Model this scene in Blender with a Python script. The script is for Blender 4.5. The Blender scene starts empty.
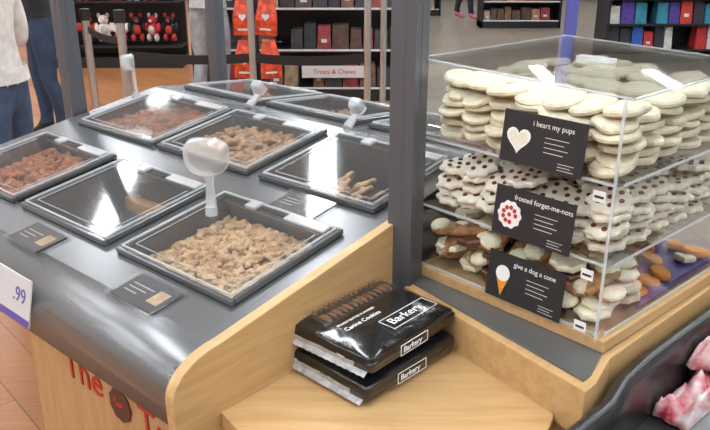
import bpy, bmesh, math, random
from mathutils import Matrix, Vector, noise
random.seed(7)
S=bpy.context.scene
try: S.view_settings.view_transform='Standard'
except Exception: pass
R=math.radians
# ------------------------------------------------------------ materials
def _new(name):
    m=bpy.data.materials.new(name); m.use_nodes=True
    return m,m.node_tree.nodes,m.node_tree.links
def mat(name,col,rough=.5,metal=0,var=0,scale=30,bump=0,spec=None,emit=None,es=0,col2=None,coat=0,stretch=None):
    m,n,l=_new(name); b=n['Principled BSDF']
    b.inputs['Base Color'].default_value=(*col,1); b.inputs['Roughness'].default_value=rough
    b.inputs['Metallic'].default_value=metal
    if coat: b.inputs['Coat Weight'].default_value=coat
    if spec is not None: b.inputs['Specular IOR Level'].default_value=spec
    if emit: b.inputs['Emission Color'].default_value=(*emit,1); b.inputs['Emission Strength'].default_value=es
    if var or bump or col2:
        tc=n.new('ShaderNodeTexCoord'); nz=n.new('ShaderNodeTexNoise'); nz.inputs['Scale'].default_value=scale
        nz.inputs['Detail'].default_value=4
        if stretch:
            mp=n.new('ShaderNodeMapping'); mp.inputs['Scale'].default_value=stretch
            l.new(tc.outputs['Object'],mp.inputs['Vector']); l.new(mp.outputs[0],nz.inputs['Vector'])
        else: l.new(tc.outputs['Object'],nz.inputs['Vector'])
        cr=n.new('ShaderNodeValToRGB'); c2=col2 or tuple(max(0,c*(1-var)) for c in col)
        c1=col if col2 else tuple(min(1,c*(1+var)) for c in col)
        cr.color_ramp.elements[0].color=(*c2,1); cr.color_ramp.elements[1].color=(*c1,1)
        cr.color_ramp.elements[0].position=.35; cr.color_ramp.elements[1].position=.65
        l.new(nz.outputs['Fac'],cr.inputs['Fac']); l.new(cr.outputs['Color'],b.inputs['Base Color'])
        if bump:
            bp=n.new('ShaderNodeBump'); bp.inputs['Strength'].default_value=bump; bp.inputs['Distance'].default_value=.01
            l.new(nz.outputs['Fac'],bp.inputs['Height']); l.new(bp.outputs['Normal'],b.inputs['Normal'])
    return m
def acrylic(name,tint=(1,1,1),gl=1.0,milk=0.0,rough=.02):
    m,n,l=_new(name); n.remove(n['Principled BSDF']); out=n['Material Output']
    t=n.new('ShaderNodeBsdfTransparent'); t.inputs['Color'].default_value=(*tint,1)
    g=n.new('ShaderNodeBsdfGlossy'); g.inputs['Roughness'].default_value=rough
    lw=n.new('ShaderNodeLayerWeight'); lw.inputs['Blend'].default_value=.5
    pw=n.new('ShaderNodeMath'); pw.operation='POWER'; pw.inputs[1].default_value=4.5; l.new(lw.outputs['Facing'],pw.inputs[0])
    mu=n.new('ShaderNodeMath'); mu.operation='MULTIPLY_ADD'; mu.inputs[1].default_value=.75*gl; mu.inputs[2].default_value=.045*gl
    l.new(pw.outputs[0],mu.inputs[0])
    mx=n.new('ShaderNodeMixShader'); l.new(mu.outputs[0],mx.inputs[0]); l.new(t.outputs[0],mx.inputs[1]); l.new(g.outputs[0],mx.inputs[2])
    last=mx
    if milk:
        d=n.new('ShaderNodeBsdfDiffuse'); d.inputs['Color'].default_value=(.9,.93,.95,1)
        m2=n.new('ShaderNodeMixShader'); m2.inputs[0].default_value=milk
        l.new(mx.outputs[0],m2.inputs[1]); l.new(d.outputs[0],m2.inputs[2]); last=m2
    l.new(last.outputs[0],out.inputs['Surface'])
    return m
def wood(name,c1,c2,scale=(1.2,14,14),rough=.42,axis='Y'):
    m,n,l=_new(name); b=n['Principled BSDF']
    tc=n.new('ShaderNodeTexCoord'); mp=n.new('ShaderNodeMapping'); mp.inputs['Scale'].default_value=scale
    l.new(tc.outputs['Object'],mp.inputs['Vector'])
    nz=n.new('ShaderNodeTexNoise'); nz.inputs['Scale'].default_value=6; nz.inputs['Detail'].default_value=6; nz.inputs['Distortion'].default_value=.5
    l.new(mp.outputs[0],nz.inputs['Vector'])
    cr=n.new('ShaderNodeValToRGB'); cr.color_ramp.elements[0].color=(*c2,1); cr.color_ramp.elements[1].color=(*c1,1)
    cr.color_ramp.elements[0].position=.3; cr.color_ramp.elements[1].position=.6
    l.new(nz.outputs['Fac'],cr.inputs['Fac']); l.new(cr.outputs['Color'],b.inputs['Base Color'])
    b.inputs['Roughness'].default_value=rough
    return m
M={}
M['wood']=wood('counter_wood',(.58,.37,.17),(.48,.295,.125),scale=(9,1.0,9))
M['woodv']=wood('counter_wood_cross',(.58,.37,.17),(.48,.295,.125),scale=(1.0,9,9))
M['wooddk']=wood('counter_wood_front',(.52,.32,.15),(.42,.25,.11),scale=(9,9,1.0))
M['steel']=mat('counter_steel',(.21,.218,.228),.25,.72,var=.05,scale=10,stretch=(1,20,20))
M['steel2']=mat('platform_steel',(.17,.175,.18),.35,.5)
M['post']=mat('post_aluminium',(.15,.16,.185),.4,.6)
M['black']=mat('black_plastic',(.012,.012,.013),.35)
M['rimblk']=mat('trough_black',(.022,.023,.025),.25)
M['tub']=mat('bin_tub',(.085,.085,.083),.25)
M['rim']=mat('lid_rim',(.085,.088,.092),.18)
M['acr']=acrylic('clear_acrylic',(.985,.99,.99),1.15)
M['lid']=acrylic('lid_acrylic',(.93,.93,.93),1.0,milk=.035,rough=.07)
M['acredge']=acrylic('acrylic_edge',(.9,.94,.96),1.5,milk=.35)
M['scoop']=acrylic('scoop_plastic',(.9,.91,.92),2.0,milk=.30,rough=.12)
M['plate']=acrylic('hinge_plate',(.8,.8,.8),1.5,milk=.3,rough=.2)
M['white']=mat('white_print',(.85,.85,.85),.6)
M['offwhite']=mat('offwhite_paper',(.6,.6,.61),.6)
M['red']=mat('red_print',(.5,.03,.02),.5)
M['brownprint']=mat('brown_print',(.09,.03,.02),.5)
M['card']=mat('card_dark',(.022,.02,.024),.45)
M['silver']=mat('brushed_silver',(.6,.6,.6),.3,.9)
M['cream']=mat('frosting_cream',(.76,.71,.53),.5,var=.10,scale=60,bump=.3)
M['cream2']=mat('frosting_white',(.78,.74,.62),.5,var=.05,scale=60,bump=.3)
M['bisc']=mat('biscuit_tan',(.45,.28,.12),.75,var=.2,scale=80,bump=.4)
M['dots']=mat('berry_dots',(.12,.025,.02),.5)
M['cone']=mat('waffle_brown',(.33,.17,.07),.7,var=.3,scale=80,bump=.5)
M['choc']=mat('chocolate_coat',(.10,.035,.015),.4,var=.3,scale=40)
M['pkc']=mat('baked_brown',(.22,.10,.045),.7,var=.3,scale=80,bump=.5)
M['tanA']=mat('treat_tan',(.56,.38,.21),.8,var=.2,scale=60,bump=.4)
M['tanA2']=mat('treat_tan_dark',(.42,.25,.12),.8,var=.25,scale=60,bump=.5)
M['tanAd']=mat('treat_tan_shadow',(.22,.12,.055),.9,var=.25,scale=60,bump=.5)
M['redbr']=mat('treat_red_brown',(.30,.10,.045),.75,var=.35,scale=50,bump=.5)
M['redbr2']=mat('treat_rust',(.38,.16,.075),.75,var=.35,scale=50,bump=.5)
M['brn']=mat('treat_brown',(.20,.10,.055),.75,var=.3,scale=50,bump=.5)
M['brn2']=mat('treat_midbrown',(.36,.22,.12),.75,var=.3,scale=50,bump=.5)
M['orange']=mat('orange_frosting',(.75,.28,.03),.5,var=.1,scale=60)
M['purple']=mat('purple_reflection',(.09,.06,.24),.4)  # purple-blue reflection on the case's bottom shelf, put into the base colour
# ------------------------------------------------------------ mesh helpers
class MB:
    def __init__(s): s.v=[];s.f=[];s.m=[];s.sm=[]
    def add(s,vs,fs,mi=0,mtx=None,smooth=False):
        o=len(s.v)
        for p in vs:
            p=Vector(p); s.v.append(tuple(mtx@p if mtx is not None else p))
        for i,f in enumerate(fs):
            s.f.append(tuple(o+k for k in f)); s.m.append(mi[i] if isinstance(mi,(list,tuple)) else mi); s.sm.append(smooth)
    def box(s,x0,x1,y0,y1,z0,z1,mi=0,mtx=None):
        vs=[(x,y,z) for z in (z0,z1) for y in (y0,y1) for x in (x0,x1)]
        s.add(vs,[(0,2,3,1),(4,5,7,6),(0,1,5,4),(2,6,7,3),(0,4,6,2),(1,3,7,5)],mi,mtx)
    def prism(s,poly,z0,z1,mi=0,mtx=None,top=None,smooth=False):
        n=len(poly); vs=[(x,y,z0) for x,y in poly]+[(x,y,z1) for x,y in poly]
        fs=[tuple(range(n-1,-1,-1)),tuple(range(n,2*n))]+[(i,(i+1)%n,n+(i+1)%n,n+i) for i in range(n)]
        s.add(vs,fs,[mi,mi if top is None else top]+[mi]*n,mtx,False)
    def cyl(s,p0,p1,r0,r1=None,n=16,mi=0,mtx=None,cap=True):
        r1=r0 if r1 is None else r1; p0=Vector(p0);p1=Vector(p1); d=(p1-p0).normalized()
        a=d.orthogonal().normalized(); b=d.cross(a); vs=[]
        for p,r in((p0,r0),(p1,r1)):
            for i in range(n):
                t=2*math.pi*i/n; vs.append(p+a*math.cos(t)*r+b*math.sin(t)*r)
        fs=[(i,(i+1)%n,n+(i+1)%n,n+i) for i in range(n)]
        s.add(vs,fs,mi,mtx,True)
        if cap: s.add(vs,[tuple(range(n-1,-1,-1)),tuple(range(n,2*n))],mi,mtx)
    def ball(s,c,r,mi=0,mtx=None,n=12,k=8):
        rx,ry,rz=(r,r,r) if not hasattr(r,'__len__') else r
        vs=[(c[0],c[1],c[2]-rz)]
        for j in range(1,k):
            ph=-math.pi/2+math.pi*j/k
            for i in range(n):
                t=2*math.pi*i/n; vs.append((c[0]+rx*math.cos(ph)*math.cos(t),c[1]+ry*math.cos(ph)*math.sin(t),c[2]+rz*math.sin(ph)))
        vs.append((c[0],c[1],c[2]+rz)); L=len(vs)-1; fs=[]
        for i in range(n):
            fs.append((0,1+(i+1)%n,1+i)); fs.append((L,1+(k-2)*n+i,1+(k-2)*n+(i+1)%n))
        for j in range(k-2):
            for i in range(n):
                a=1+j*n+i;b=1+j*n+(i+1)%n; fs.append((a,b,b+n,a+n))
        s.add(vs,fs,mi,mtx,True)
    def obj(s,name,mats,parent=None,bevel=0,mtx=None):
        me=bpy.data.meshes.new(name); me.from_pydata(s.v,[],s.f); 
        for x in mats: me.materials.append(M[x] if isinstance(x,str) else x)
        me.polygons.foreach_set('material_index',s.m); me.polygons.foreach_set('use_smooth',s.sm); me.update()
        o=bpy.data.objects.new(name,me); S.collection.objects.link(o)
        if parent: o.parent=parent
        elif mtx is not None: o.matrix_world=mtx
        if bevel:
            md=o.modifiers.new('bevel','BEVEL'); md.width=bevel; md.segments=3; md.limit_method='ANGLE'; md.angle_limit=R(40)
        return o
def empty(name,mtx=None):
    o=bpy.data.objects.new(name,None); o.empty_display_size=.05; S.collection.objects.link(o)
    if mtx is not None: o.matrix_world=mtx
    return o
def text(name,s,size,mtx,material,parent=None,ext=.0004,align='LEFT'):
    c=bpy.data.curves.new(name,'FONT'); c.body=s; c.size=size; c.extrude=ext; c.align_x=align; c.align_y='CENTER'
    c.materials.append(M[material] if isinstance(material,str) else material)
    o=bpy.data.objects.new(name,c); S.collection.objects.link(o); o.matrix_world=mtx
    if parent: o.parent=parent; o.matrix_local=mtx
    return o
T=Matrix.Translation
def RX(d): return Matrix.Rotation(R(d),4,'X')
def RY(d): return Matrix.Rotation(R(d),4,'Y')
def RZ(d): return Matrix.Rotation(R(d),4,'Z')
def proto(outline,h,ins=.82):
    n=len(outline); vs=[]
    for sc,z in((ins,0),(1,h*.3),(1,h*.7),(ins,h)):
        vs+=[(x*sc,y*sc,z-h/2) for x,y in outline]
    fs=[tuple(range(n-1,-1,-1))]; 
    for k in range(3):
        fs+=[(k*n+i,k*n+(i+1)%n,(k+1)*n+(i+1)%n,(k+1)*n+i) for i in range(n)]
    fs.append(tuple(range(3*n,4*n)))
    mi=[0]*(1+n)+[1]*n+[1]*n+[1]
    return vs,fs,mi
def bone_outline(L,w):
    pts=[]
    k=w*1.0
    for cx,cy,a0,a1 in((L/2,k*.55,-60,180-20),(-L/2,k*.55,20,240),(-L/2,-k*.55,120,340),(L/2,-k*.55,200,420)):
        for j in range(4):
            a=R(a0+(a1-a0)*j/3); pts.append((cx+k*.62*math.cos(a),cy+k*.62*math.sin(a)))
    return pts
def heart_outline(r,n=18):
    o=[]
    for i in range(n):
        t=2*math.pi*i/n; x=16*math.sin(t)**3; y=13*math.cos(t)-5*math.cos(2*t)-2*math.cos(3*t)-math.cos(4*t)
        o.append((-x*r/16,y*r/16+r*.1))
    return o
def flower_outline(r,k=8,amp=.1,n=32): return [(r*(1+amp*math.cos(k*t))*math.cos(t),r*(1+amp*math.cos(k*t))*math.sin(t)) for t in [2*math.pi*i/n for i in range(n)]]
def circ(r,n=16,sx=1,sy=1): return [(r*sx*math.cos(2*math.pi*i/n),r*sy*math.sin(2*math.pi*i/n)) for i in range(n)]
def rot_rand(tilt=50):
    return RZ(random.uniform(0,360))@RX(random.uniform(-tilt,tilt))@RY(random.uniform(-tilt,tilt))
# ------------------------------------------------------------ frames
F1=T((-.2088,1.141,0))@RZ(-41.38)
TILT=9.5; K=1/math.cos(R(TILT))
F1T=T((-.2088,1.141,.90))@RZ(-41.38)@RX(TILT)
F2=T((.13,1.397,0))@RZ(-47.9)
def ztop(u): return .90+.1674*u if u<=.70 else 1.017-.08*(u-.70)
# ------------------------------------------------------------ treat counter
ctr=empty('treat_bar_counter',F1)
V0,V1=-1.22,.045
bins=[('A',-.354,0,0,.285),('B',-.75,-.397,0,.285),('C',-1.145,-.79,0,.285),
      ('D',-1.141,-.765,.375,.655),('E',-.745,-.39,.375,.655),('F',-.35,.0,.375,.655)]
back=[('G',-1.141,-.765,.76,1.04),('H',-.745,-.39,.76,1.04),('I',-.35,.0,.76,1.04)]
b=MB()
g=.012
vb=[V0,-1.135,-.777,-.74,-.405,-.345,-.012,V1]
ub=[-.08,.012,.273,.387,.643,.70,.772,1.028,1.12]
for i in range(len(vb)-1):
    for j in range(len(ub)-1):
        if i in(1,3,5) and j in(1,3,6): continue
        b.add([(vb[i],ub[j],ztop(ub[j])),(vb[i+1],ub[j],ztop(ub[j])),(vb[i+1],ub[j+1],ztop(ub[j+1])),(vb[i],ub[j+1],ztop(ub[j+1]))],[(0,1,2,3)])
prof=[(-.08,ztop(-.08))]
def nose(k,off=0):
    a=R(k*9); return (-.08-(.09+off)*math.sin(a),ztop(-.08)+off-.004*k/10-.062*(1-math.cos(a)))
for k in range(1,11): prof.append(nose(k))
prof.append((-.17,.775)); prof.append((-.155,.775))
for k in range(len(prof)-1):
    (u0,z0),(u1,z1)=prof[k],prof[k+1]
    b.add([(V0,u1,z1),(V1,u1,z1),(V1,u0,z0),(V0,u0,z0)],[(0,1,2,3)],0,None,True)
b.add([(V0,1.12,ztop(1.12)),(V1,1.12,ztop(1.12)),(V1,1.15,.94),(V0,1.15,.94)],[(0,1,2,3)])
b.add([(V1,1.15,.94),(V0,1.15,.94),(V0,1.15,.86),(V1,1.15,.86)],[(0,1,2,3)])
side=[(u,z) for u,z in prof[::-1]][1:]+[(.70,ztop(.7)),(1.12,ztop(1.12)),(1.15,.94),(1.15,.80)]
n=len(side); b.add([(V0,u,z) for u,z in side],[tuple(range(n))])
top=b.obj('countertop',['steel'],ctr)
bb=bmesh.new(); bb.from_mesh(top.data); bmesh.ops.remove_doubles(bb,verts=bb.verts,dist=1e-5); bb.to_mesh(top.data); bb.free()
b=MB(); b.box(-.48,V1,-.145,.30,0.0,.79); b.box(-1.15,V1,.26,1.08,.0,.86)
b.obj('cabinet_body',['wooddk'],ctr,.004)
ep=[(-.175,.0),(-.175,.775)]
for k in range(10,-1,-1): ep.append(nose(k,.006))
ep+=[(.37,ztop(.37)+.008),(.37,.0)]
b=MB(); n=len(ep)
vs=[(V1,u,z) for u,z in ep]+[(V1+.022,u,z) for u,z in ep]
b.add(vs,[tuple(range(n-1,-1,-1)),tuple(range(n,2*n))]+[(i,(i+1)%n,n+(i+1)%n,n+i) for i in range(n)])
b.obj('end_panel',['wood'],ctr,.002)
b=MB(); b.box(V1,V1+.015,.37,1.12,0,.955); b.obj('rear_end_panel',['steel'],ctr)
text('sign_text_the','The',.085,T((-.335,-.1465,.728))@RX(90),'red',ctr,.001)
text('sign_text_treats','Tre',.085,T((-.09,-.1465,.712))@RX(90),'red',ctr,.001)
b=MB(); mt=T((-.145,-.146,.715))@RX(90)
b.prism(flower_outline(.033,9,.04,36),0,.002,0,mt)
for k in range(7):
    a=random.uniform(0,6.28); r=random.uniform(0,.02); b.prism(circ(.004,8),.002,.003,1,mt@T((r*math.cos(a),r*math.sin(a),0)))
b.obj('sign_cookie_print',['brownprint','red'],ctr)
# ------------------------------------------------------------ bins
def heap(cx,cy,x,y,w,h): return math.exp(-(((x-cx)/w)**2+((y-cy)/h)**2))
def fill_heap(b,x0,x1,y0,y1,base,amp,protos,count,mis,seed,cx=None,cy=None,spread=.6,tilt=50,floorz=-.1,fm=None):
    random.seed(seed)
    cx=(x0+x1)/2 if cx is None else cx; cy=(y0+y1)/2 if cy is None else cy
    W=(x1-x0)*spread;H=(y1-y0)*spread
    hf=lambda x,y: base+amp*heap(cx,cy,x,y,W,H)+.008*noise.noise(Vector((x*22,y*22,seed)))
    N=16; vs=[];fs=[]
    for j in range(N+1):
        for i in range(N+1):
            x=x0+(x1-x0)*i/N;y=y0+(y1-y0)*j/N; vs.append((x,y,max(floorz,hf(x,y)-.008)))
    for j in range(N):
        for i in range(N):
            a=j*(N+1)+i; fs.append((a,a+1,a+N+2,a+N+1))
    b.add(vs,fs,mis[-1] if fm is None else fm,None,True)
    for k in range(count):
        x=random.uniform(x0+.012,x1-.012);y=random.uniform(y0+.012,y1-.012)
        p=random.choice(protos); sc=random.uniform(.85,1.12)
        z=hf(x,y)+random.uniform(-.004,.006)
        mi=random.choice(mis)
        b.add(p[0],p[1],mi,T((x,y,z))@rot_rand(tilt)@Matrix.Scale(sc,4),False)
bone_s=proto(bone_outline(.019,.008),.009,.75)
bone_m=proto(bone_outline(.034,.013),.013,.75)
heart_m=proto(heart_outline(.02,14),.013,.75)
chunk=proto([(.010*math.cos(t)*(1.3 if k%2 else 1),.009*math.sin(t)) for k,t in enumerate([i*2*math.pi/7 for i in range(7)])],.015,.6)
stick=proto([(-.028,-.006),(-.018,-.01),(.018,-.009),(.029,-.004),(.027,.006),(.012,.01),(-.02,.009)],.015,.6)
disc=proto(circ(.026,16),.009,.9)
def treat_bin(tag,v0,v1,u0,u1,mtx,contents):
    e=empty('treat_bin',mtx)
    y0,y1=u0*K,u1*K
    b=MB(); d=.115; a=v0+g;c=v1-g;p=y0+g;q=y1-g
    b.add([(a,p,0),(c,p,0),(c,q,0),(a,q,0),(a,p,-d),(c,p,-d),(c,q,-d),(a,q,-d)],[(4,5,6,7),(0,1,5,4),(1,2,6,5),(2,3,7,6),(3,0,4,7)])
    b.obj('tub',['tub'],e)
    b=MB(); w=.010; h=.013; z0=.001
    for (x0,x1,yy0,yy1) in((v0,v1,y0,y0+w),(v0,v1,y1-w,y1),(v0,v0+w,y0+w,y1-w),(v1-w,v1,y0+w,y1-w)):
        b.box(x0,x1,yy0,yy1,z0,h)
    b.obj('lid_rim',['rim'],e,.003)
    b=MB()
    for (x0,x1,yy0,yy1) in((v0+w,v1-w,y0+w,y0+w+.0025),(v0+w,v1-w,y1-w-.0025,y1-w),(v0+w,v0+w+.0025,y0+w,y1-w),(v1-w-.0025,v1-w,y0+w,y1-w)):
        b.box(x0,x1,yy0,yy1,h+.001,h+.005)
    for (x0,x1,yy0,yy1) in((v0+.03,v1-.03,y0+.03,y0+.031),(v0+.03,v0+.031,y0+.03,y1-.05),(v1-.031,v1-.03,y0+.03,y1-.05)):
        b.box(x0,x1,yy0,yy1,h+.001,h+.0025)
    b.obj('lid_lip',['acredge'],e)
    b=MB(); b.add([(v0+w*.5,y0+w*.5,h+.001),(v1-w*.5,y0+w*.5,h+.001),(v1-w*.5,y1-w*.5,h+.001),(v0+w*.5,y1-w*.5,h+.001)],[(0,1,2,3)])
    b.box(v0+.003,v1-.003,y1-.045,y1-.043,h+.0012,h+.005)
    b.obj('lid_sheet',['lid'],e)
    b=MB(); b.box(v1-.13,v1-.02,y1-.038,y1-.012,h+.0015,h+.007,0); b.box(v1-.245,v1-.215,y1-.04,y1-.012,h+.0015,h+.009)
    b.obj('lid_hinge_plate',['plate'],e,.002)
    if contents:
        b=MB(); mats=contents(b,a,c,p,q); b.obj('treats',mats,e)
    return e
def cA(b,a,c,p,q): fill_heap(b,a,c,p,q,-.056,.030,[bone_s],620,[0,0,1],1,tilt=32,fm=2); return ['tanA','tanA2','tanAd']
def cC(b,a,c,p,q): fill_heap(b,a,c,p,q,-.045,.02,[chunk],480,[0,1],2,fm=2); return ['redbr','redbr2','brn']
def cD(b,a,c,p,q): fill_heap(b,a,c,p,q,-.045,.028,[stick],260,[0,1,0],3,tilt=35); return ['brn','redbr']
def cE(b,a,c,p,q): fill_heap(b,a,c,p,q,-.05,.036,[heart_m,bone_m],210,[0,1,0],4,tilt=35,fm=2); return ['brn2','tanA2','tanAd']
def cF(b,a,c,p,q):
    random.seed(11)
    for k in range(28):
        i=k%7; x=a+.05+i*.021+random.uniform(-.004,.004); y=p+.07+(k//7)*.035
        b.add(disc[0],disc[1],0,T((x,y,-.085+.014*(k%3)))@RZ(random.uniform(-25,25))@RY(-55+random.uniform(-12,12)))
    return ['tanA']
def cG(b,a,c,p,q): fill_heap(b,a,c,p,q,-.05,.025,[stick,chunk],170,[0,1],5); return ['brn2','brn']
con={'A':cA,'B':None,'C':cC,'D':cD,'E':cE,'F':cF}
for t,a,c,p,q in bins: treat_bin(t,a,c,p,q,F1T,con[t])
tb=math.degrees(math.atan(-.08)); K0=K; K=1/math.cos(R(tb))
FB=F1@T((0,.70,1.017))@RX(tb)
for t,a,c,p,q in back: treat_bin(t,a,c,p-.70,q-.70,FB,cG)
K=K0
def label(v,u,w=.125,h=.07):
    e=empty('label_holder',F1T@T((v,u*K,.001)))
    b=MB(); b.box(-w/2,w/2,-h/2,h/2,0,.0025); b.obj('card',['card'],e)
    b=MB(); 
    for k in range(3): b.box(-w*.4,-w*.4+w*(.5-.1*k),h*.12-k*h*.16,h*.15-k*h*.16,.0026,.003)
    b.box(w*.18,w*.42,-h*.25,h*.25,.0026,.003,1)
    b.obj('print',['offwhite','tanA'],e)
    b=MB(); b.box(-w/2-.008,w/2+.008,-h/2-.008,h/2+.008,.004,.0055); b.obj('cover',['lid'],e,.001)
for v,u in((-.17,-.055),(-.57,-.055),(-.97,-.055),(-.165,.33)): label(v,u)
e=empty('price_tag',F1@T((-.458,-.178,.79))@RX(-12))
b=MB(); b.box(-.07,.07,-.003,0,0,.095); b.box(-.07,.07,-.0035,-.003,0,.015,1); b.obj('tag_card',['offwhite',mat('purple_band',(.12,.08,.35),.5)],e,.001)
mp=mat('purple_print',(.12,.08,.35),.5)
text('tag_price','.99',.042,T((.028,-.0035,.055))@RX(90),mp,e,.0003,'CENTER')
# ------------------------------------------------------------ scoops
def scoop(mtx,h=.115,r=.038):
    e=empty('treat_scoop',mtx); b=MB()
    hw=[(0,.011),(.03,.010),(h*.7,.007),(h*1.02,.010)]
    for (z0,w0),(z1,w1) in zip(hw[:-1],hw[1:]):
        for y in(-.0025,.0025):
            b.add([(-w0,y,z0),(w0,y,z0),(w1,y,z1),(-w1,y,z1)],[(0,1,2,3)])
        b.add([(-w0,-.0025,z0),(-w0,.006,z0),(-w1,.006,z1),(-w1,-.0025,z1)],[(0,1,2,3)])
        b.add([(w0,-.0025,z0),(w0,.006,z0),(w1,.006,z1),(w1,-.0025,z1)],[(0,1,2,3)])
    # scoop head: outline = rounded shoulders below, flat cut lip on top; shallow tray depth
    out=[]
    for i in range(28):
        t=2*math.pi*i/28; c,s_=math.cos(t),math.sin(t)
        x=r*math.copysign(abs(c)**.8,c); z=r*math.copysign(abs(s_)**(.8 if s_<0 else .45),s_)*(1.0 if s_<0 else .66)
        out.append((x,z))
    k=6; n=28; vs=[];fs=[]
    for j in range(k+1):
        f=j/k; sc=(1-f**3*.35) if j<k else .62; y=-.032*math.sin(f*math.pi/2)
        vs+=[(x*sc,y,h+r*.9+z*sc) for x,z in out]
    for j in range(k):
        for i in range(n): fs.append((j*n+i,j*n+(i+1)%n,(j+1)*n+(i+1)%n,(j+1)*n+i))
    fs.append(tuple(range(k*n,(k+1)*n)))
    b.add(vs,fs,0,None,True)
    for i in range(n): b.cyl(vs[i],vs[(i+1)%n],.0022,n=5,cap=False)
    b.obj('scoop_body',['scoop'],e)
    b=MB(); b.cyl((0,0,-.001),(0,0,.018),.013,.012,16); b.obj('holder',['plate'],e)
scoop(F1T@T((-.285,.19*K,.0145))@RX(-TILT)@RZ(30),.092,.045)
scoop(F1@T((-1.175,.60,ztop(.6)+.001))@RZ(-20)@RY(-6),.09,.03)
scoop(F1@T((-.755,.705,ztop(.7)+.001))@RZ(10)@RX(-55),.05,.02)
scoop(F1@T((-.37,.705,ztop(.7)+.001))@RZ(10)@RX(-55),.05,.02)
# ------------------------------------------------------------ posts
def post(name,mtx,w,h,z0=0):
    b=MB(); b.box(-w/2,w/2,-w/2,w/2,z0,h)
    for a in range(4):
        m=RZ(90*a); b.box(-w*.09,w*.09,-w/2-.0008,-w/2,z0+.01,h-.01,1,m)
    b.box(-w*.75,w*.75,-w*.75,w*.75,z0,z0+.008,0)
    return b.obj(name,['post','post'],None,.002,mtx)
post('display_post',T((.099,1.375,0))@RZ(-32),.051,2.4)
post('display_post',F1@T((-1.265,.44,0)),.05,2.4)
post('display_post',F1@T((-1.285,1.02,0)),.045,2.4)
# ------------------------------------------------------------ lower wood shelf
sh=empty('package_shelf')
cor0=F1@Vector((V1+.0225,-.09,0)); cor=F1@Vector((V1+.0225,.35,0))
poly=[(cor0.x,cor0.y),(-.185,.985),(-.13,.93),(-.05,.885),(.05,.865),(.15,.875),(.23,.905),(.29,.96),(.318,1.015),(.325,1.05),(cor.x+.008,cor.y+.01),(cor.x,cor.y)]
b=MB(); b.prism(poly,.742,.77); b.obj('shelf_board',['woodv'],sh,.002)
sup=[(-.13,.985),(-.03,.95),(.05,.94),(.15,.95),(.22,.98),(.26,1.03),(.29,1.07),(cor.x+.004,cor.y),(cor.x,cor.y-.01),(cor0.x+.03,cor0.y+.08)]
b=MB(); b.prism(sup,0,.742); b.obj('shelf_cabinet',['wooddk'],sh)
# ------------------------------------------------------------ case platform
pf=empty('display_platform',F2)
P=[(-.045,-.047),(.455,-.110),(.45,-.08),(.425,.0),(.42,.52),(.0,.52)]
b=MB(); b.prism(P,.0,.78); b.obj('platform_cabinet',['wooddk'],pf)
P2=[(-.045,-.050),(.458,-.116),(.457,-.085),(.432,-.0),(.425,.52),(.0,.52)]
b=MB(); b.prism(P2,.755,.842); b.obj('platform_board',['wood'],pf,.002)
P3=[(-.03,-.034),(.442,-.096),(.44,-.07),(.418,-.002),(.412,.52),(.01,.52)]
b=MB(); b.prism(P3,.8425,.846); b.obj('platform_top',['steel2'],pf)
P4=[(-.0,-.004),(.420,-.004),(.420,.50),(-.0,.50)]
b=MB(); b.prism(P4,.846,.868); b.obj('case_plinth',['wood'],pf,.002)
# ------------------------------------------------------------ acrylic case
cs=empty('acrylic_cookie_case',F2)
Wc,Dc,z0,z1=.41,.455,.870,1.268
t=.005
b=MB()
b.box(0,Wc,0,Dc,z0,z0+t)
b.box(0,t,0,Dc,z0+t,z1); b.box(Wc-t,Wc,-.01,Dc,z0+t,z1)
b.box(t,Wc-t,Dc-t,Dc,z0+t,z1)
b.obj('case_shell',['acr'],cs)
def lz(x): return z1+.010*(1-x/Wc)
b=MB(); xa,xb,ya,yb=-.006,Wc+.008,-.008,Dc+.006
b.add([(xa,ya,lz(xa)),(xb,ya,lz(xb)),(xb,yb,lz(xb)),(xa,yb,lz(xa)),(xa,ya,lz(xa)+t),(xb,ya,lz(xb)+t),(xb,yb,lz(xb)+t),(xa,yb,lz(xa)+t)],[(3,2,1,0),(4,5,6,7),(0,1,5,4),(1,2,6,5),(2,3,7,6),(3,0,4,7)])
b.obj('case_lid',['acr'],cs)
shz=[z0+t,1.0,1.135]
b=MB()
for z in shz[1:]: b.box(t,Wc-t,.0,Dc-t,z-t,z)
for z in shz: b.box(t,Wc-t,0,.004,z,z+.022)
b.obj('case_shelves',['acr'],cs)
b=MB()
for x in(0,Wc-t):
    b.box(x,x+t,-.0115,-.01,z0,z1); b.box(x,x+t,Dc,Dc+.001,z0,z1)
def rail(p,q): b.cyl(p,q,.0022,n=6)
for y in(ya-.001,yb+.001): rail((xa,y,lz(xa)+t/2),(xb,y,lz(xb)+t/2))
for x in(xa-.001,xb+.001): rail((x,ya,lz(x)+t/2),(x,yb,lz(x)+t/2))
for z in shz: b.box(t,Wc-t,-.0015,-.0002,z-t,z)
for z in shz: b.box(Wc,Wc+.001,.01,Dc,z-t,z)
b.box(Wc*.45,Wc*.62,Dc*.45,Dc*.5,lz(Wc*.45)+t,z1+t+.012)
b.obj('case_edges',['acredge'],cs)
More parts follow.
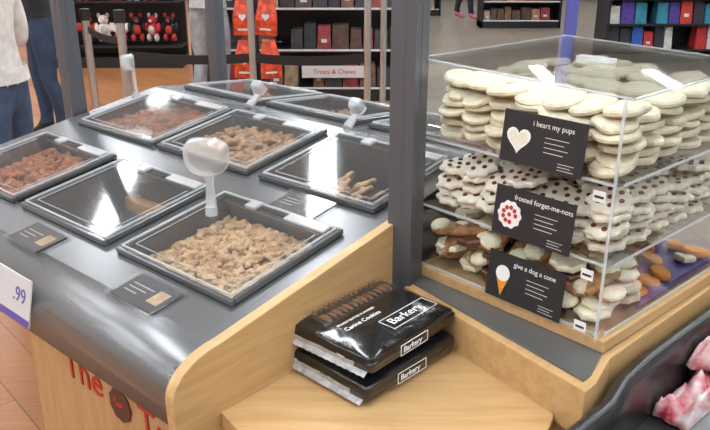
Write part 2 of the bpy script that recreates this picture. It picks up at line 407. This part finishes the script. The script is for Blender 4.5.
def cookies(name,zb,kind,layers,seed,lean=10):
    random.seed(seed); b=MB()
    rnd=proto(circ(.037,22),.013,.88)
    if kind=='heart': pr=[proto(heart_outline(.038,20),.013,.88),rnd,proto(circ(.036,20,1.12,.9),.013,.88),rnd,proto(flower_outline(.036,5,.06,30),.013,.88)]
    elif kind=='flower': pr=[proto(flower_outline(.036,8,.09,32),.013,.88)]
    else: pr=[proto([(-.026,.02),(-.02,.034),(0,.042),(.02,.034),(.026,.02),(.004,-.045),(-.004,-.045)],.014,.85),proto(flower_outline(.032,8,.07,24),.013,.88)]
    nx,ny=7,6
    dotp=proto(circ(.0048,7),.004,.7)
    for L in range(layers):
        for i in range(nx):
            for j in range(ny):
                if L>=layers-1 and random.random()<.35: continue
                x=.043+i*(Wc-.086)/(nx-1)+random.uniform(-.006,.006); y=.048+j*(Dc-.095)/(ny-1)+random.uniform(-.010,.010)
                if kind=='cone' and x>.27 and y>.13: continue
                z=zb+.012+L*.0178+random.uniform(0,.006)
                p=random.choice(pr)
                cone=(kind=='cone' and p is pr[0]); choc=(kind=='cone' and not cone and random.random()<.45)
                front=(j==0)
                tx=random.uniform(-4,lean)+(random.uniform(4,20) if front else 0)
                m=T((x,y+(.006 if front else 0),z))@RX(tx)@RY(random.uniform(-8,8))@RZ(random.uniform(0,360))
                mi=[ (0 if q==0 else 1) for q in p[2]]
                if cone: mi=[2]*len(p[1])
                if choc: mi=[4]*len(p[1])
                b.add(p[0],p[1],mi,m)
                if cone: b.ball((0,.025,.004),(.024,.02,.012),1,m,10,6)
                if kind=='flower':
                    for d in range(7):
                        a=d*2*math.pi/6; r=.021 if d<6 else 0
                        b.add(dotp[0],dotp[1],3,m@T((r*math.cos(a),r*math.sin(a),.0075)))
    b.obj(name,['bisc','cream' if kind!='flower' else 'cream2','cone','dots','choc'],cs)
cookies('frosted_heart_cookies',shz[2],'heart',6,21)
cookies('frosted_flower_cookies',shz[1],'flower',5,22)
cookies('cone_cookies',shz[0],'cone',5,23)
b=MB(); zb=shz[0]; b.box(.265,.402,.135,.44,zb+.0005,zb+.012,0)  # thin slab carrying the painted purple reflection, under the orange cookies
oc=proto(circ(.021,16,1.3,.8),.012,.85); of=proto(heart_outline(.022,18),.012,.85)
random.seed(5)
for i in range(3):
    for j in range(6):
        if random.random()<.85:
            p=random.choice([oc,of]); b.add(p[0],p[1],1 if random.random()<.8 else 2,T((.290+i*.043,.16+j*.05,zb+.02))@RX(random.uniform(-8,8))@RZ(random.uniform(-40,40)))
b.obj('orange_cookies',['purple','orange','cream'],cs)
def card(s,z,title,icon):
    e=empty('sign_card',F2@T((s,-.009,z))@RX(84))
    w,h=.16,.088
    b=MB(); b.box(-w/2,w/2,0,h,0,.0015); b.obj('card_board',['card'],e)
    text('card_title',title,.0125,T((.018,h*.82,.0017)),'white',e,.0002,'CENTER')
    b=MB()
    for k in range(4): b.box(.005,.005+.045-.008*(k%2),h*.6-k*.008,h*.6-k*.008+.0009,.0016,.0018)
    for k in range(3): b.box(.035,.065-.006*(k%2),h*.18-k*.005,h*.18-k*.005+.0007,.0016,.0018)
    mt=T((-.046,h*.45,.0016))
    if icon=='heart':
        b.prism(heart_outline(.024,24),0,.001,0,mt); b.prism(heart_outline(.019,24),.001,.0014,1,mt)
    elif icon=='flower':
        b.prism(flower_outline(.024,10,.06,40),0,.001,0,mt)
        for d in range(9):
            a=d*.7; r=.013 if d<8 else 0; b.prism(circ(.0042,8),.001,.0014,2,mt@T((r*math.cos(a),r*math.sin(a),0)))
    else:
        b.prism([(-.013,.002),(.013,.002),(0,-.032)],0,.001,3,mt); b.prism([(x,y+.01) for x,y in circ(.015,18)],.0002,.0012,0,mt)
    b.obj('card_print',['white','cream2','red','orange'],e)
card(.268,shz[2]-.004,'i heart my pups','heart')
card(.262,shz[1]-.004,'frosted forget-me-nots','flower')
card(.257,shz[0]-.004,'give a dog a cone','cone')
for s,z in((.385,shz[2]-.03),(.38,shz[1]-.03),(.378,shz[0]-.0)):
    b=MB(); b.box(-.011,.011,-.001,0,0,.018); b.box(-.008,.008,-.0014,-.001,.006,.01,1); b.obj('price_sticker',['white','card'],None,0,F2@T((s,-.0125,z)))
# ------------------------------------------------------------ cookie packages
M['bag']=mat('glossy_black_film',(.008,.008,.009),.2,var=.2,scale=20,bump=.4,coat=.5)
M['bagclear']=acrylic('bag_window',(.9,.9,.9),.8,milk=.02,rough=.12)
M['bagwhite']=mat('bag_crimp',(.42,.42,.43),.3,var=.25,scale=60,bump=.4)
def package(mtx,seed):
    random.seed(seed)
    e=empty('cookie_package',mtx)
    w,l,h=.218,.245,.046
    bm=bmesh.new(); bmesh.ops.create_cube(bm,size=1)
    bmesh.ops.subdivide_edges(bm,edges=bm.edges[:],cuts=11,use_grid_fill=True)
    for v in bm.verts:
        x,y,z=v.co; 
        edge=(abs(x*2)**6+abs(y*2)**6)
        zz=z*(1-.36*min(1,edge))
        wr=noise.noise(Vector((x*9,y*9,z*4+seed)))*(.3+abs(y*2)**3)
        v.co=(x*w*(1-.02*abs(z*2))+.003*wr,y*l*(1-.03*abs(z*2)),(zz+.5)*h+.0035*wr)
    for f in bm.faces:
        f.smooth=True
        c=f.calc_center_median()
        f.material_index=0
        if c.y<-l*.44 and c.z<h*.5 and c.x<w*.35: f.material_index=1
    me=bpy.data.meshes.new('bag'); bm.to_mesh(me); bm.free(); me.materials.append(M['bag']); me.materials.append(M['bagwhite'])
    o=bpy.data.objects.new('bag_body',me); S.collection.objects.link(o); o.parent=e
    sb=o.modifiers.new('s','SUBSURF'); sb.levels=1; sb.render_levels=1
    b=MB()
    for sy in(-1,1):
        N=28
        for i in range(N):
            x0=-w*.46+w*.92*i/N; x1=-w*.46+w*.92*(i+1)/N; zz=.012+(.0015 if i%2 else 0); z2=.012+(0 if i%2 else .0015)
            b.add([(x0,sy*l*.47,.016),(x1,sy*l*.47,.016),(x1,sy*(l*.5+.006),z2-.006),(x0,sy*(l*.5+.006),zz-.006)],[(0,1,2,3)])
    b.obj('bag_crimps',['bagwhite'],e)
    b=MB(); bc=proto(circ(.021,14),.007,.9)
    for i in range(13):
        for xx in(-.070,-.032):
            b.add(bc[0],bc[1],0,T((xx,-.085+i*.0138,h-.0125))@RX(46+random.uniform(-6,6)))
    b.obj('bag_cookies',['pkc'],e)
    b=MB(); n=10
    for i in range(n):
        a0=math.pi*i/n;a1=math.pi*(i+1)/n
        P=lambda a:(-.051-.043*math.cos(a),h-.006+.013*math.sin(a)**.6 if 0<a<math.pi-.001 else h-.006)
        (xa,za),(xb,zb)=P(a0),P(a1)
        b.add([(xa,-.1,za),(xb,-.1,zb),(xb,.1,zb),(xa,.1,za)],[(0,1,2,3)],0,None,True)
    b.obj('bag_window',['bagclear'],e)
    zt=h+.0035
    text('bag_title','Barkery',.027,T((.066,-.02,zt))@RZ(90),'white',e)
    text('bag_subtitle','PEANUT BUTTER FLAVORED',.0075,T((.008,-.09,zt))@RZ(90),'white',e)
    text('bag_subtitle_b','Canine Cookies',.014,T((.026,-.09,zt))@RZ(90),'white',e)
    b=MB()
    ya,yb,xa,xb=-.03,.092,.048,.084
    for q in((xa,xa+.001,ya,yb),(xb,xb+.001,ya,yb),(xa,xb,ya,ya+.001),(xa,xb,yb,yb+.001)): b.box(*q,zt-.001,zt)
    text('bag_side_title','Barkery',.016,T((w*.5+.0035,-.04,h*.5))@RZ(90)@RX(90),'white',e)
    b.box(w*.5+.0020,w*.5+.003,-.046,-.0450,h*.28,h*.72); b.box(w*.5+.0020,w*.5+.003,.028,.029,h*.28,h*.72)
    b.box(w*.5+.0020,w*.5+.003,-.046,.029,h*.72-.001,h*.72);b.box(w*.5+.0020,w*.5+.003,-.046,.029,h*.28,h*.28+.001)
    b.obj('bag_frame_print',['white'],e)
PK=T((.024,1.197,.7715))@RZ(-44)
package(PK,1); package(PK@T((-.006,.006,.0475))@RZ(2.5),2)
# ------------------------------------------------------------ right hand trough
tr=empty('merchandise_trough',F2)
path=[(.468,-.30),(.463,-.16),(.461,-.08),(.440,.0),(.432,.1),(.430,.60)]
prx=[(0,.60),(0,.79),(.004,.808),(.014,.82),(.024,.822),(.032,.815),(.037,.80),(.037,.70)]
b=MB()
for (s0,r0),(s1,r1) in zip(path[:-1],path[1:]):
    for k in range(len(prx)-1):
        (a0,c0),(a1,c1)=prx[k],prx[k+1]
        b.add([(s0+a0,r0,c0),(s0+a1,r0,c1),(s1+a1,r1,c1),(s1+a0,r1,c0)],[(0,1,2,3)],0,None,True)
b.add([(path[0][0]+a,path[0][1],c) for a,c in prx],[tuple(range(len(prx)))])
o=b.obj('trough_rim',['rimblk'],tr)
bb=bmesh.new(); bb.from_mesh(o.data); bmesh.ops.remove_doubles(bb,verts=bb.verts,dist=1e-5); bb.to_mesh(o.data); bb.free()
b=MB(); b.box(.46,.60,-.3,.60,.66,.70); b.box(.46,1.0,.60,.61,.0,.80); b.box(.47,1.0,-.31,-.30,.0,.79); b.box(.46,1.0,-.3,.6,0,.66)
b.obj('trough_tub',['black'],tr)
b=MB(); b.box(.575,1.0,-.3,.60,.66,.785); b.obj('trough_ledge',['steel2'],tr,.006)
M['plushw']=mat('plush_white',(.8,.76,.74),.95,var=.1,scale=90,bump=.6)
M['plushr']=mat('plush_red',(.50,.03,.05),.9,var=.2,scale=90,bump=.6)
M['cloth']=mat('printed_cloth',(.82,.78,.78),.9,scale=26,col2=(.55,.03,.06),bump=.2)
def cloth(mtx,seed,sx=.085,sy=.13):
    N=26; vs=[];fs=[]
    for j in range(N+1):
        for i in range(N+1):
            x=(i/N-.5)*2;y=(j/N-.5)*2
            q=max(abs(x),abs(y))**4
            f=abs(noise.noise(Vector((x*1.6,y*1.6,seed))))*.07+abs(noise.noise(Vector((x*4,y*4,seed+5))))*.03
            vs.append((x*sx*(1+.15*noise.noise(Vector((y*2,seed,0)))),y*sy*(1+.15*noise.noise(Vector((x*2,seed,3)))),.004+(1-q)*(.028+f)))
    for j in range(N):
        for i in range(N):
            a=j*(N+1)+i; fs.append((a,a+1,a+N+2,a+N+1))
    b=MB(); b.add(vs,fs,0,None,True); o=b.obj('crumpled_cloth',['cloth'],None,0,mtx)
    s=o.modifiers.new('t','SOLIDIFY'); s.thickness=.003
    return o
cloth(F2@T((.521,.20,.70)),2,.05,.10)
# raise the cloth pile on a small carton so it shows above the rim
b=MB(); b.box(-.05,.05,-.10,.10,0,.055); b.obj('carton',['black'],None,.003,F2@T((.521,.33,.70)))
cloth(F2@T((.521,.33,.756)),6,.05,.12)
def plush(name,mtx,c1,c2,s=1,parent=None):
    b=MB()
    b.ball((0,0,0),(.07,.055,.08),0); b.ball((0,-.005,.11),(.055,.05,.05),0); b.ball((0,-.05,.1),(.022,.02,.018),1)
    for sx in(-1,1):
        b.ball((sx*.045,0,.155),(.02,.012,.028),1); b.ball((sx*.075,-.01,.03),(.025,.025,.05),0); b.ball((sx*.045,-.02,-.08),(.028,.035,.045),1)
        b.ball((sx*.02,-.048,.125),.006,2,None,8,5)
    b.ball((0,-.04,0),(.04,.03,.05),1)
    o=b.obj(name,[c1,c2,'black'],parent)
    o.matrix_local=mtx@Matrix.Scale(s,4)
    return o
# ------------------------------------------------------------ room
def floor_mat():
    m,n,l=_new('floor_planks'); b=n['Principled BSDF']; b.inputs['Roughness'].default_value=.35
    tc=n.new('ShaderNodeTexCoord'); mp=n.new('ShaderNodeMapping'); mp.inputs['Rotation'].default_value=(0,0,R(48))
    l.new(tc.outputs['Object'],mp.inputs['Vector'])
    br=n.new('ShaderNodeTexBrick'); br.inputs['Scale'].default_value=1; br.inputs['Brick Width'].default_value=1.2; br.inputs['Row Height'].default_value=.15
    br.inputs['Mortar Size'].default_value=.003; br.inputs['Color1'].default_value=(.48,.20,.07,1); br.inputs['Color2'].default_value=(.36,.145,.05,1); br.inputs['Mortar'].default_value=(.2,.09,.04,1)
    l.new(mp.outputs[0],br.inputs['Vector'])
    nz=n.new('ShaderNodeTexNoise'); m2=n.new('ShaderNodeMapping'); m2.inputs['Rotation'].default_value=(0,0,R(48)); m2.inputs['Scale'].default_value=(1,14,1)
    l.new(tc.outputs['Object'],m2.inputs['Vector']); l.new(m2.outputs[0],nz.inputs['Vector']); nz.inputs['Scale'].default_value=4
    mx=n.new('ShaderNodeMixRGB'); mx.blend_type='MULTIPLY'; mx.inputs[0].default_value=.45
    l.new(br.outputs['Color'],mx.inputs[1]); l.new(nz.outputs['Fac'],mx.inputs[2])
    g=n.new('ShaderNodeTexBrick'); g.inputs['Scale'].default_value=1; g.inputs['Brick Width'].default_value=.6; g.inputs['Row Height'].default_value=.6; g.offset=0
    g.inputs['Mortar Size'].default_value=.006; g.inputs['Color1'].default_value=(.20,.16,.12,1); g.inputs['Color2'].default_value=(.17,.14,.105,1); g.inputs['Mortar'].default_value=(.12,.10,.09,1)
    l.new(tc.outputs['Object'],g.inputs['Vector'])
    sp=n.new('ShaderNodeSeparateXYZ'); l.new(tc.outputs['Object'],sp.inputs[0])
    gt=n.new('ShaderNodeMath'); gt.operation='GREATER_THAN'; gt.inputs[1].default_value=.45; l.new(sp.outputs['X'],gt.inputs[0])
    mm=n.new('ShaderNodeMixRGB'); l.new(gt.outputs[0],mm.inputs[0]); l.new(mx.outputs[0],mm.inputs[1]); l.new(g.outputs['Color'],mm.inputs[2])
    l.new(mm.outputs[0],b.inputs['Base Color']); return m
X0,X1,Y0,Y1,H=-9,9,-5,18,4.2
def slab(name,a,m):
    b=MB(); b.box(*a); return b.obj(name,[m])
slab('floor',(X0,X1,Y0,Y1,-.1,0),floor_mat())
wm=mat('wall_paint',(.5,.47,.43),.8,var=.03,scale=2)
slab('wall_back',(X0,X1,Y1,Y1+.1,0,H),wm); slab('wall_left',(X0-.1,X0,Y0,Y1,0,H),wm); slab('wall_right',(X1,X1+.1,Y0,Y1,0,H),wm); slab('wall_front',(X0,X1,Y0-.1,Y0,0,H),wm)
slab('ceiling',(X0,X1,Y0,Y1,H,H+.1),mat('ceiling_paint',(.5,.5,.51),.9,var=.03,scale=2))
bt=mat('baseboard_black',(.03,.03,.03),.5)
slab('baseboard_back',(X0,X1,Y1-.02,Y1,0,.12),bt)
em=mat('light_panel',(.9,.9,.9),.5,emit=(.91,.96,1),es=25)
for xx in(-8.1,-5.7,-3.3,-.9,1.5,3.9,6.3):
    for yy in(-3.4,.2,3.8,7.4,11,14.6):
        b=MB(); b.box(-.17,.17,-1.35,1.35,-.03,0,1); b.box(-.14,.14,-1.3,1.3,-.034,-.03,0)
        b.obj('ceiling_light',[em,'offwhite'],None,0,T((xx,yy,H-.001)))
# ------------------------------------------------------------ background shelving
M['gblack']=mat('gondola_black',(.012,.012,.013),.45)
pc=[mat('product_%d'%i,c,.45,var=.35,scale=15) for i,c in enumerate([(.16,.07,.03),(.26,.14,.07),(.07,.03,.02),(.3,.22,.14),(.25,.03,.03),(.03,.025,.025),(.02,.02,.025)])]
pt=[mat('toy_%d'%i,c,.7,var=.2,scale=20) for i,c in enumerate([(.02,.09,.38),(.42,.02,.02),(.02,.18,.26),(.5,.48,.46),(.06,.03,.22),(.45,.03,.02),(.02,.02,.03)])]
def gondola(name,x0,x1,y,h,zs,mats,depth=.45,ph=.22,pw=.13,seed=1,fill=.95,yrot=0,strip='offwhite'):
    random.seed(seed); e=empty(name,T(((x0+x1)/2,y,0))@RZ(yrot)); w=x1-x0
    b=MB(); b.box(-w/2,w/2,depth-.03,depth,0,h); b.box(-w/2,w/2,0,depth-.03,0,.10)
    for x in(-w/2,w/2-.03): b.box(x,x+.03,.0,depth,0,h)
    for z in zs: b.box(-w/2+.03,w/2-.03,.02,depth-.03,z-.025,z)
    b.obj('frame',['gblack'],e)
    b=MB()
    for z in zs: b.box(-w/2+.03,w/2-.03,.012,.02,z-.012,z+.006,0)
    b.obj('price_strips',[strip],e)
    b=MB()
    for z in zs:
        x=-w/2+.05
        while x<w/2-.05-pw:
            ww=pw*random.uniform(.7,1.2); hh=ph*random.uniform(.7,1.05); mi=random.randrange(len(mats))
            if random.random()<fill:
                for dy in(.05,.2):
                    b.add([(x,dy,z),(x+ww,dy,z),(x+ww,dy+.09,z),(x,dy+.09,z),(x+.005,dy+.035,z+hh),(x+ww-.005,dy+.035,z+hh),(x+ww-.005,dy+.05,z+hh),(x+.005,dy+.05,z+hh)],
                      [(3,2,1,0),(4,5,6,7),(0,1,5,4),(1,2,6,5),(2,3,7,6),(3,0,4,7)],mi)
                if random.random()<.4:
                    b.box(x+ww*.3,x+ww*.7,.058,.064,z+hh*.3,z+hh*.45,len(mats),None)
            x+=ww+.012
    b.obj('products',mats+['offwhite'],e)
    return e
gondola('treat_shelving',-1.5,.62,7.0,1.9,[.12,.47,.84,1.22,1.58],pc,seed=3)
gondola('store_shelving',2.05,3.35,12.6,1.5,[.12,.42,.75,1.1],pc,seed=4,ph=.2)
gondola('toy_shelving',3.0,6.6,9.2,1.9,[.15,.45,.75,1.05,1.4],pt,seed=5,ph=.28,pw=.13,strip='gblack')
gondola('store_shelving',-.9,1.6,14.5,1.9,[.12,.5,.9,1.3,1.65],pc,seed=6)
b=MB(); b.box(-.35,.25,-.005,.0,0,.11); 
so=b.obj('shelf_sign',['offwhite'],None,0,T((-.14,6.99,.22)))
text('shelf_sign_text','Treats & Chews',.06,T((-.05,-.006,.055))@RX(90),'red',so,.001,'CENTER')
pk=empty('plush_rack',T((-2.85,8.8,0)))
b=MB(); b.box(-.75,.85,.35,.4,0,1.9); b.box(-.75,.85,0,.35,0,.12)
for z in(.5,1.0,1.45): b.box(-.75,.85,.0,.35,z-.27,z-.25)
b.obj('rack_frame',['gblack'],pk)
random.seed(10); cols=['plushw','plushr',pt[5],'gblack',pt[3],'gblack']
for z in(.42,.86,1.3):
    for i in range(8):
        plush('plush_item',T((-.62+i*.19,.12,z))@RZ(random.uniform(-20,20)),random.choice(cols),random.choice(cols),1.05,pk)
rr=empty('red_bag_rack',T((-.79,6.0,0)))
b=MB(); b.cyl((0,.15,0),(0,.15,1.6),.02); b.cyl((0,.15,0),(0,.15,.03),.22,.2,24)
for z in(.66,1.0,1.4): b.cyl((-.2,.15,z),(.2,.15,z),.008); 
b.obj('rack_stand',['gblack'],rr)
M['redbag']=mat('red_bag',(.60,.065,.02),.45,var=.45,scale=22,bump=.3)
b=MB(); random.seed(12)
for z in(.70,1.04,1.4):
    for x in(-.09,.10):
        m=T((x,.11,z-.02))@RZ(random.uniform(-12,12))@RY(random.uniform(-5,5))
        b.add([(-.085,-.02,-.3),(.085,-.02,-.3),(.085,.03,-.3),(-.085,.03,-.3),(-.08,-.035,-.15),(.08,-.035,-.15),(.08,.03,-.15),(-.08,.03,-.15),(-.05,0,0),(.05,0,0),(.05,.008,0),(-.05,.008,0)],
          [(3,2,1,0),(0,1,5,4),(1,2,6,5),(2,3,7,6),(3,0,4,7),(4,5,9,8),(5,6,10,9),(6,7,11,10),(7,4,8,11),(8,9,10,11)],0,m)
        b.prism(heart_outline(.032,16),0,.002,1,m@T((0,-.037,-.16))@RX(90)); b.box(-.045,.045,-.038,-.036,-.26,-.245,1,m)
b.obj('red_bags',['redbag','offwhite'],rr)
def stanchion(x,y,h=1.0,r=.028):
    e=empty('queue_stanchion',T((x,y,0))); b=MB(); b.cyl((0,0,0),(0,0,.025),.18,.17,28); b.cyl((0,0,.025),(0,0,.05),.17,.04,28); b.cyl((0,0,.04),(0,0,h),r,r,16)
    b.obj('pole',['silver'],e); b=MB(); b.cyl((0,0,h-.06),(0,0,h+.02),r*1.25,r*1.25,16); b.obj('pole_head',['gblack'],e)
def belt(p,q,z,hh=.05):
    b=MB(); d=Vector((q[0]-p[0],q[1]-p[1],0)); L=d.length; a=math.degrees(math.atan2(d.y,d.x)); N=12
    vs=[];fs=[]
    for i in range(N+1):
        s=4*(i/N)*(1-i/N)*.02
        for y in(-.001,.001):
            for zz in(0,hh): vs.append((L*i/N,y,zz-s))
    for i in range(N):
        o=i*4; fs+=[(o,o+4,o+5,o+1),(o+2,o+3,o+7,o+6),(o+1,o+5,o+7,o+3),(o,o+2,o+6,o+4)]
    b.add(vs,fs); b.obj('queue_belt',['gblack'],None,0,T((p[0],p[1],z))@RZ(a))
stanchion(-1.95,5.6,.95); stanchion(-1.52,5.0,1.0); stanchion(-.66,4.9,1.3,.022); stanchion(.08,4.9,1.3,.022); stanchion(.20,5.4,1.3,.022)
belt((-1.50,5.0),(-.68,4.9),.70,.06); belt((-.64,4.9),(.06,4.9),.70,.06); belt((-1.93,5.58),(-1.54,5.02),.80)
bl=mat('blue_post',(.12,.13,.45),.4,.2)
b=MB(); b.box(-.035,.035,-.035,.035,0,2.4); b.box(-.06,.06,-.06,.06,0,.012); b.obj('aisle_post',[bl],None,.004,T((1.45,5.2,0)))
# ------------------------------------------------------------ people
def person(mtx,top_c,pants_c,shoe_c,hair_c,H=1.68,stance=.1,stride=0,hem=.93,female=True,skin_c=(.55,.34,.24),arm_fwd=.08,bend=0):
    e=empty('shopper',mtx@Matrix.Scale(H/1.70,4))
    V=[];E=[];RD=[]
    def j(p,r,par=None):
        V.append(p);RD.append(r if hasattr(r,'__len__') else (r,r)); i=len(V)-1
        if par is not None:E.append((par,i))
        return i
    hw=.155 if female else .145; shw=.16 if female else .19
    pel=j((0,0,.93),(hw,.115)); wa=j((0,0,1.08),(.125,.095),pel); ch=j((0,-.005,1.25),(.145,.11),wa); ub=j((0,.01,1.38),(.12,.085),ch); nk=j((0,.005,1.46),.055,ub); nt=j((0,-.01,1.53),.05,nk)
    hands=[]
    for s in(-1,1):
        sh=j((s*shw,.01,1.39),.058,ub); ua=j((s*(shw+.035),.015,1.25),.052,sh); el=j((s*(shw+.06),.03,1.1),.043,ua); 
        if bend:
            fa=j((s*(shw+.04),-.09,1.10),.038,el); wr=j((s*(shw+.0),-.21,1.12),.027,fa)
        else:
            fa=j((s*(shw+.055),-arm_fwd*.5,.98),.038,el); wr=j((s*(shw+.045),-arm_fwd,.87),.027,fa)
        hands.append((s,V[wr]))
        st=stride*s
        hp=j((s*.085,0,.86),.095,pel); th=j((s*(.09+stance*.1),-.01+st*.25,.68),.085,hp); kn=j((s*(.075+stance*.3),-.02+st*.5,.48),.062,th); ca=j((s*(.075+stance*.35),.015+st*.8,.33),.06,kn); an=j((s*(.07+stance*.4),.02+st,.10),.043,ca); hl=j((s*(.07+stance*.4),.03+st,.045),.042,an); to=j((s*(.08+stance*.42),-.13+st,.035),.036,an)
    me=bpy.data.meshes.new('b'); me.from_pydata(V,E,[]); o=bpy.data.objects.new('tmp',me); S.collection.objects.link(o)
    md=o.modifiers.new('sk','SKIN'); md.use_smooth_shade=True
    for i,v in enumerate(me.skin_vertices[0].data): v.radius=RD[i]; v.use_root=(i==0)
    sb=o.modifiers.new('ss','SUBSURF'); sb.levels=2; sb.render_levels=2
    dg=bpy.context.evaluated_depsgraph_get(); dg.update(); ev=bpy.data.meshes.new_from_object(o.evaluated_get(dg)); bpy.data.objects.remove(o)
    ev.materials.clear()
    def cm(n,c,v=.12,sc=25): return mat(n,c,.85,var=v,scale=sc,bump=.15)
    tm=cm('shirt',top_c);pm=cm('jeans',pants_c,.2,12);sm=cm('shoes',shoe_c);km=mat('skin',skin_c,.5)
    for x in(tm,pm,sm,km): ev.materials.append(x)
    for f in ev.polygons:
        f.use_smooth=True; c=f.center
        f.material_index=3 if c.z>1.47 else 0 if (c.z>hem or (abs(c.x)>shw-.0 and c.z>.8)) else 2 if c.z<.13 else 1
    for v in ev.vertices:
        if .12<v.co.z<1.4: 
            d=.006*noise.noise(Vector((v.co.x*14,v.co.y*14,v.co.z*9))); v.co+=v.normal*d
    bo=bpy.data.objects.new('body',ev); S.collection.objects.link(bo); bo.parent=e
    b=MB(); n=28
    for (za,zb,ra,rb) in((hem-.015,hem+.05,1.09,1.06),):
        vs=[(hw*1.02*ra*math.cos(2*math.pi*i/n),.118*ra*math.sin(2*math.pi*i/n),za) for i in range(n)]+[(hw*.99*rb*math.cos(2*math.pi*i/n),.115*rb*math.sin(2*math.pi*i/n),zb) for i in range(n)]
        b.add(vs,[(i,(i+1)%n,n+(i+1)%n,n+i) for i in range(n)],0,None,True)
    b.obj('hem',[tm],e)
    b=MB(); hc=(0,-.02,1.64)
    b.ball(hc,(.074,.092,.112),0,None,20,14); b.ball((0,-.035,1.575),(.05,.06,.045),0)
    b.ball((0,-.112,1.63),(.012,.018,.022),0); 
    for s in(-1,1):
        b.ball((s*.03,-.1,1.65),(.013,.009,.008),2); b.ball((s*.03,-.107,1.65),(.006,.004,.006),3); b.ball((s*.076,-.01,1.635),(.01,.02,.03),0); b.ball((s*.03,-.102,1.668),(.018,.008,.004),1)
    b.ball((0,-.1,1.592),(.022,.009,.007),4)
    b.ball((0,.008,1.662),(.083,.092,.108),1,None,20,14)
    if female: b.ball((0,.055,1.55),(.075,.045,.15),1)
    b.obj('head',[km,mat('hair',hair_c,.6,var=.3,scale=60),'white','gblack',mat('lips',(.4,.12,.1),.5)],e)
    for s,w in hands:
        V2=[(0,0,0),(0,-.012,-.045),(0,-.016,-.085)];E2=[(0,1),(1,2)];R2=[.024,.027,.024]
        for k,(dy,L) in enumerate(((-.03,.062),(-.010,.072),(.010,.067),(.03,.052))):
            i=len(V2); y=-.016+dy; z=-.09
            V2+= [(0,y,z),(-s*.006,y-.004,z-L*.55),(-s*.018,y-.006,z-L)]; E2+=[(2,i),(i,i+1),(i+1,i+2)]; R2+=[.010,.0088,.0075]
        i=len(V2); V2+=[(-s*.01,-.045,-.05),(-s*.018,-.06,-.085)]; E2+=[(1,i),(i,i+1)]; R2+=[.011,.009]
        me=bpy.data.meshes.new('hand'); me.from_pydata(V2,E2,[]); o=bpy.data.objects.new('hand',me); S.collection.objects.link(o)
        md=o.modifiers.new('sk','SKIN'); md.use_smooth_shade=True
        for q,v in enumerate(me.skin_vertices[0].data): v.radius=(R2[q]*(.6 if q<3 else 1),R2[q]); v.use_root=(q==0)
        sb=o.modifiers.new('ss','SUBSURF'); sb.levels=1; sb.render_levels=1
        me.materials.append(km); o.parent=e; o.matrix_local=T(w)@(RX(-85) if bend else Matrix())
    return e
person(T((-1.50,3.15,0))@RZ(-95),(.7,.66,.63),(.05,.085,.16),(.03,.03,.03),(.1,.05,.03),1.62,hem=.97,bend=1)
person(T((-2.27,5.55,0))@RZ(-60),(.02,.02,.025),(.025,.045,.09),(.012,.012,.012),(.02,.015,.01),1.72,female=False,stride=.04,bend=1)
person(T((-1.20,6.35,0))@RZ(160),(.5,.5,.52),(.33,.35,.38),(.1,.1,.1),(.15,.08,.05),1.7,female=False,bend=1)
person(T((1.95,13.8,0))@RZ(70),(.1,.12,.2),(.02,.02,.03),(.5,.15,.2),(.05,.03,.02),1.7,stride=.16)
# ------------------------------------------------------------ world & camera
w=bpy.data.worlds.new('World'); S.world=w; w.use_nodes=True
w.node_tree.nodes['Background'].inputs['Color'].default_value=(.8,.85,.9,1); w.node_tree.nodes['Background'].inputs['Strength'].default_value=.5
cd=bpy.data.cameras.new('Camera'); cd.lens=38.23; cd.sensor_width=36; co=bpy.data.objects.new('Camera',cd); S.collection.objects.link(co)
co.location=(0,0,1.5); co.rotation_euler=(R(90-20.7),0,0); S.camera=co
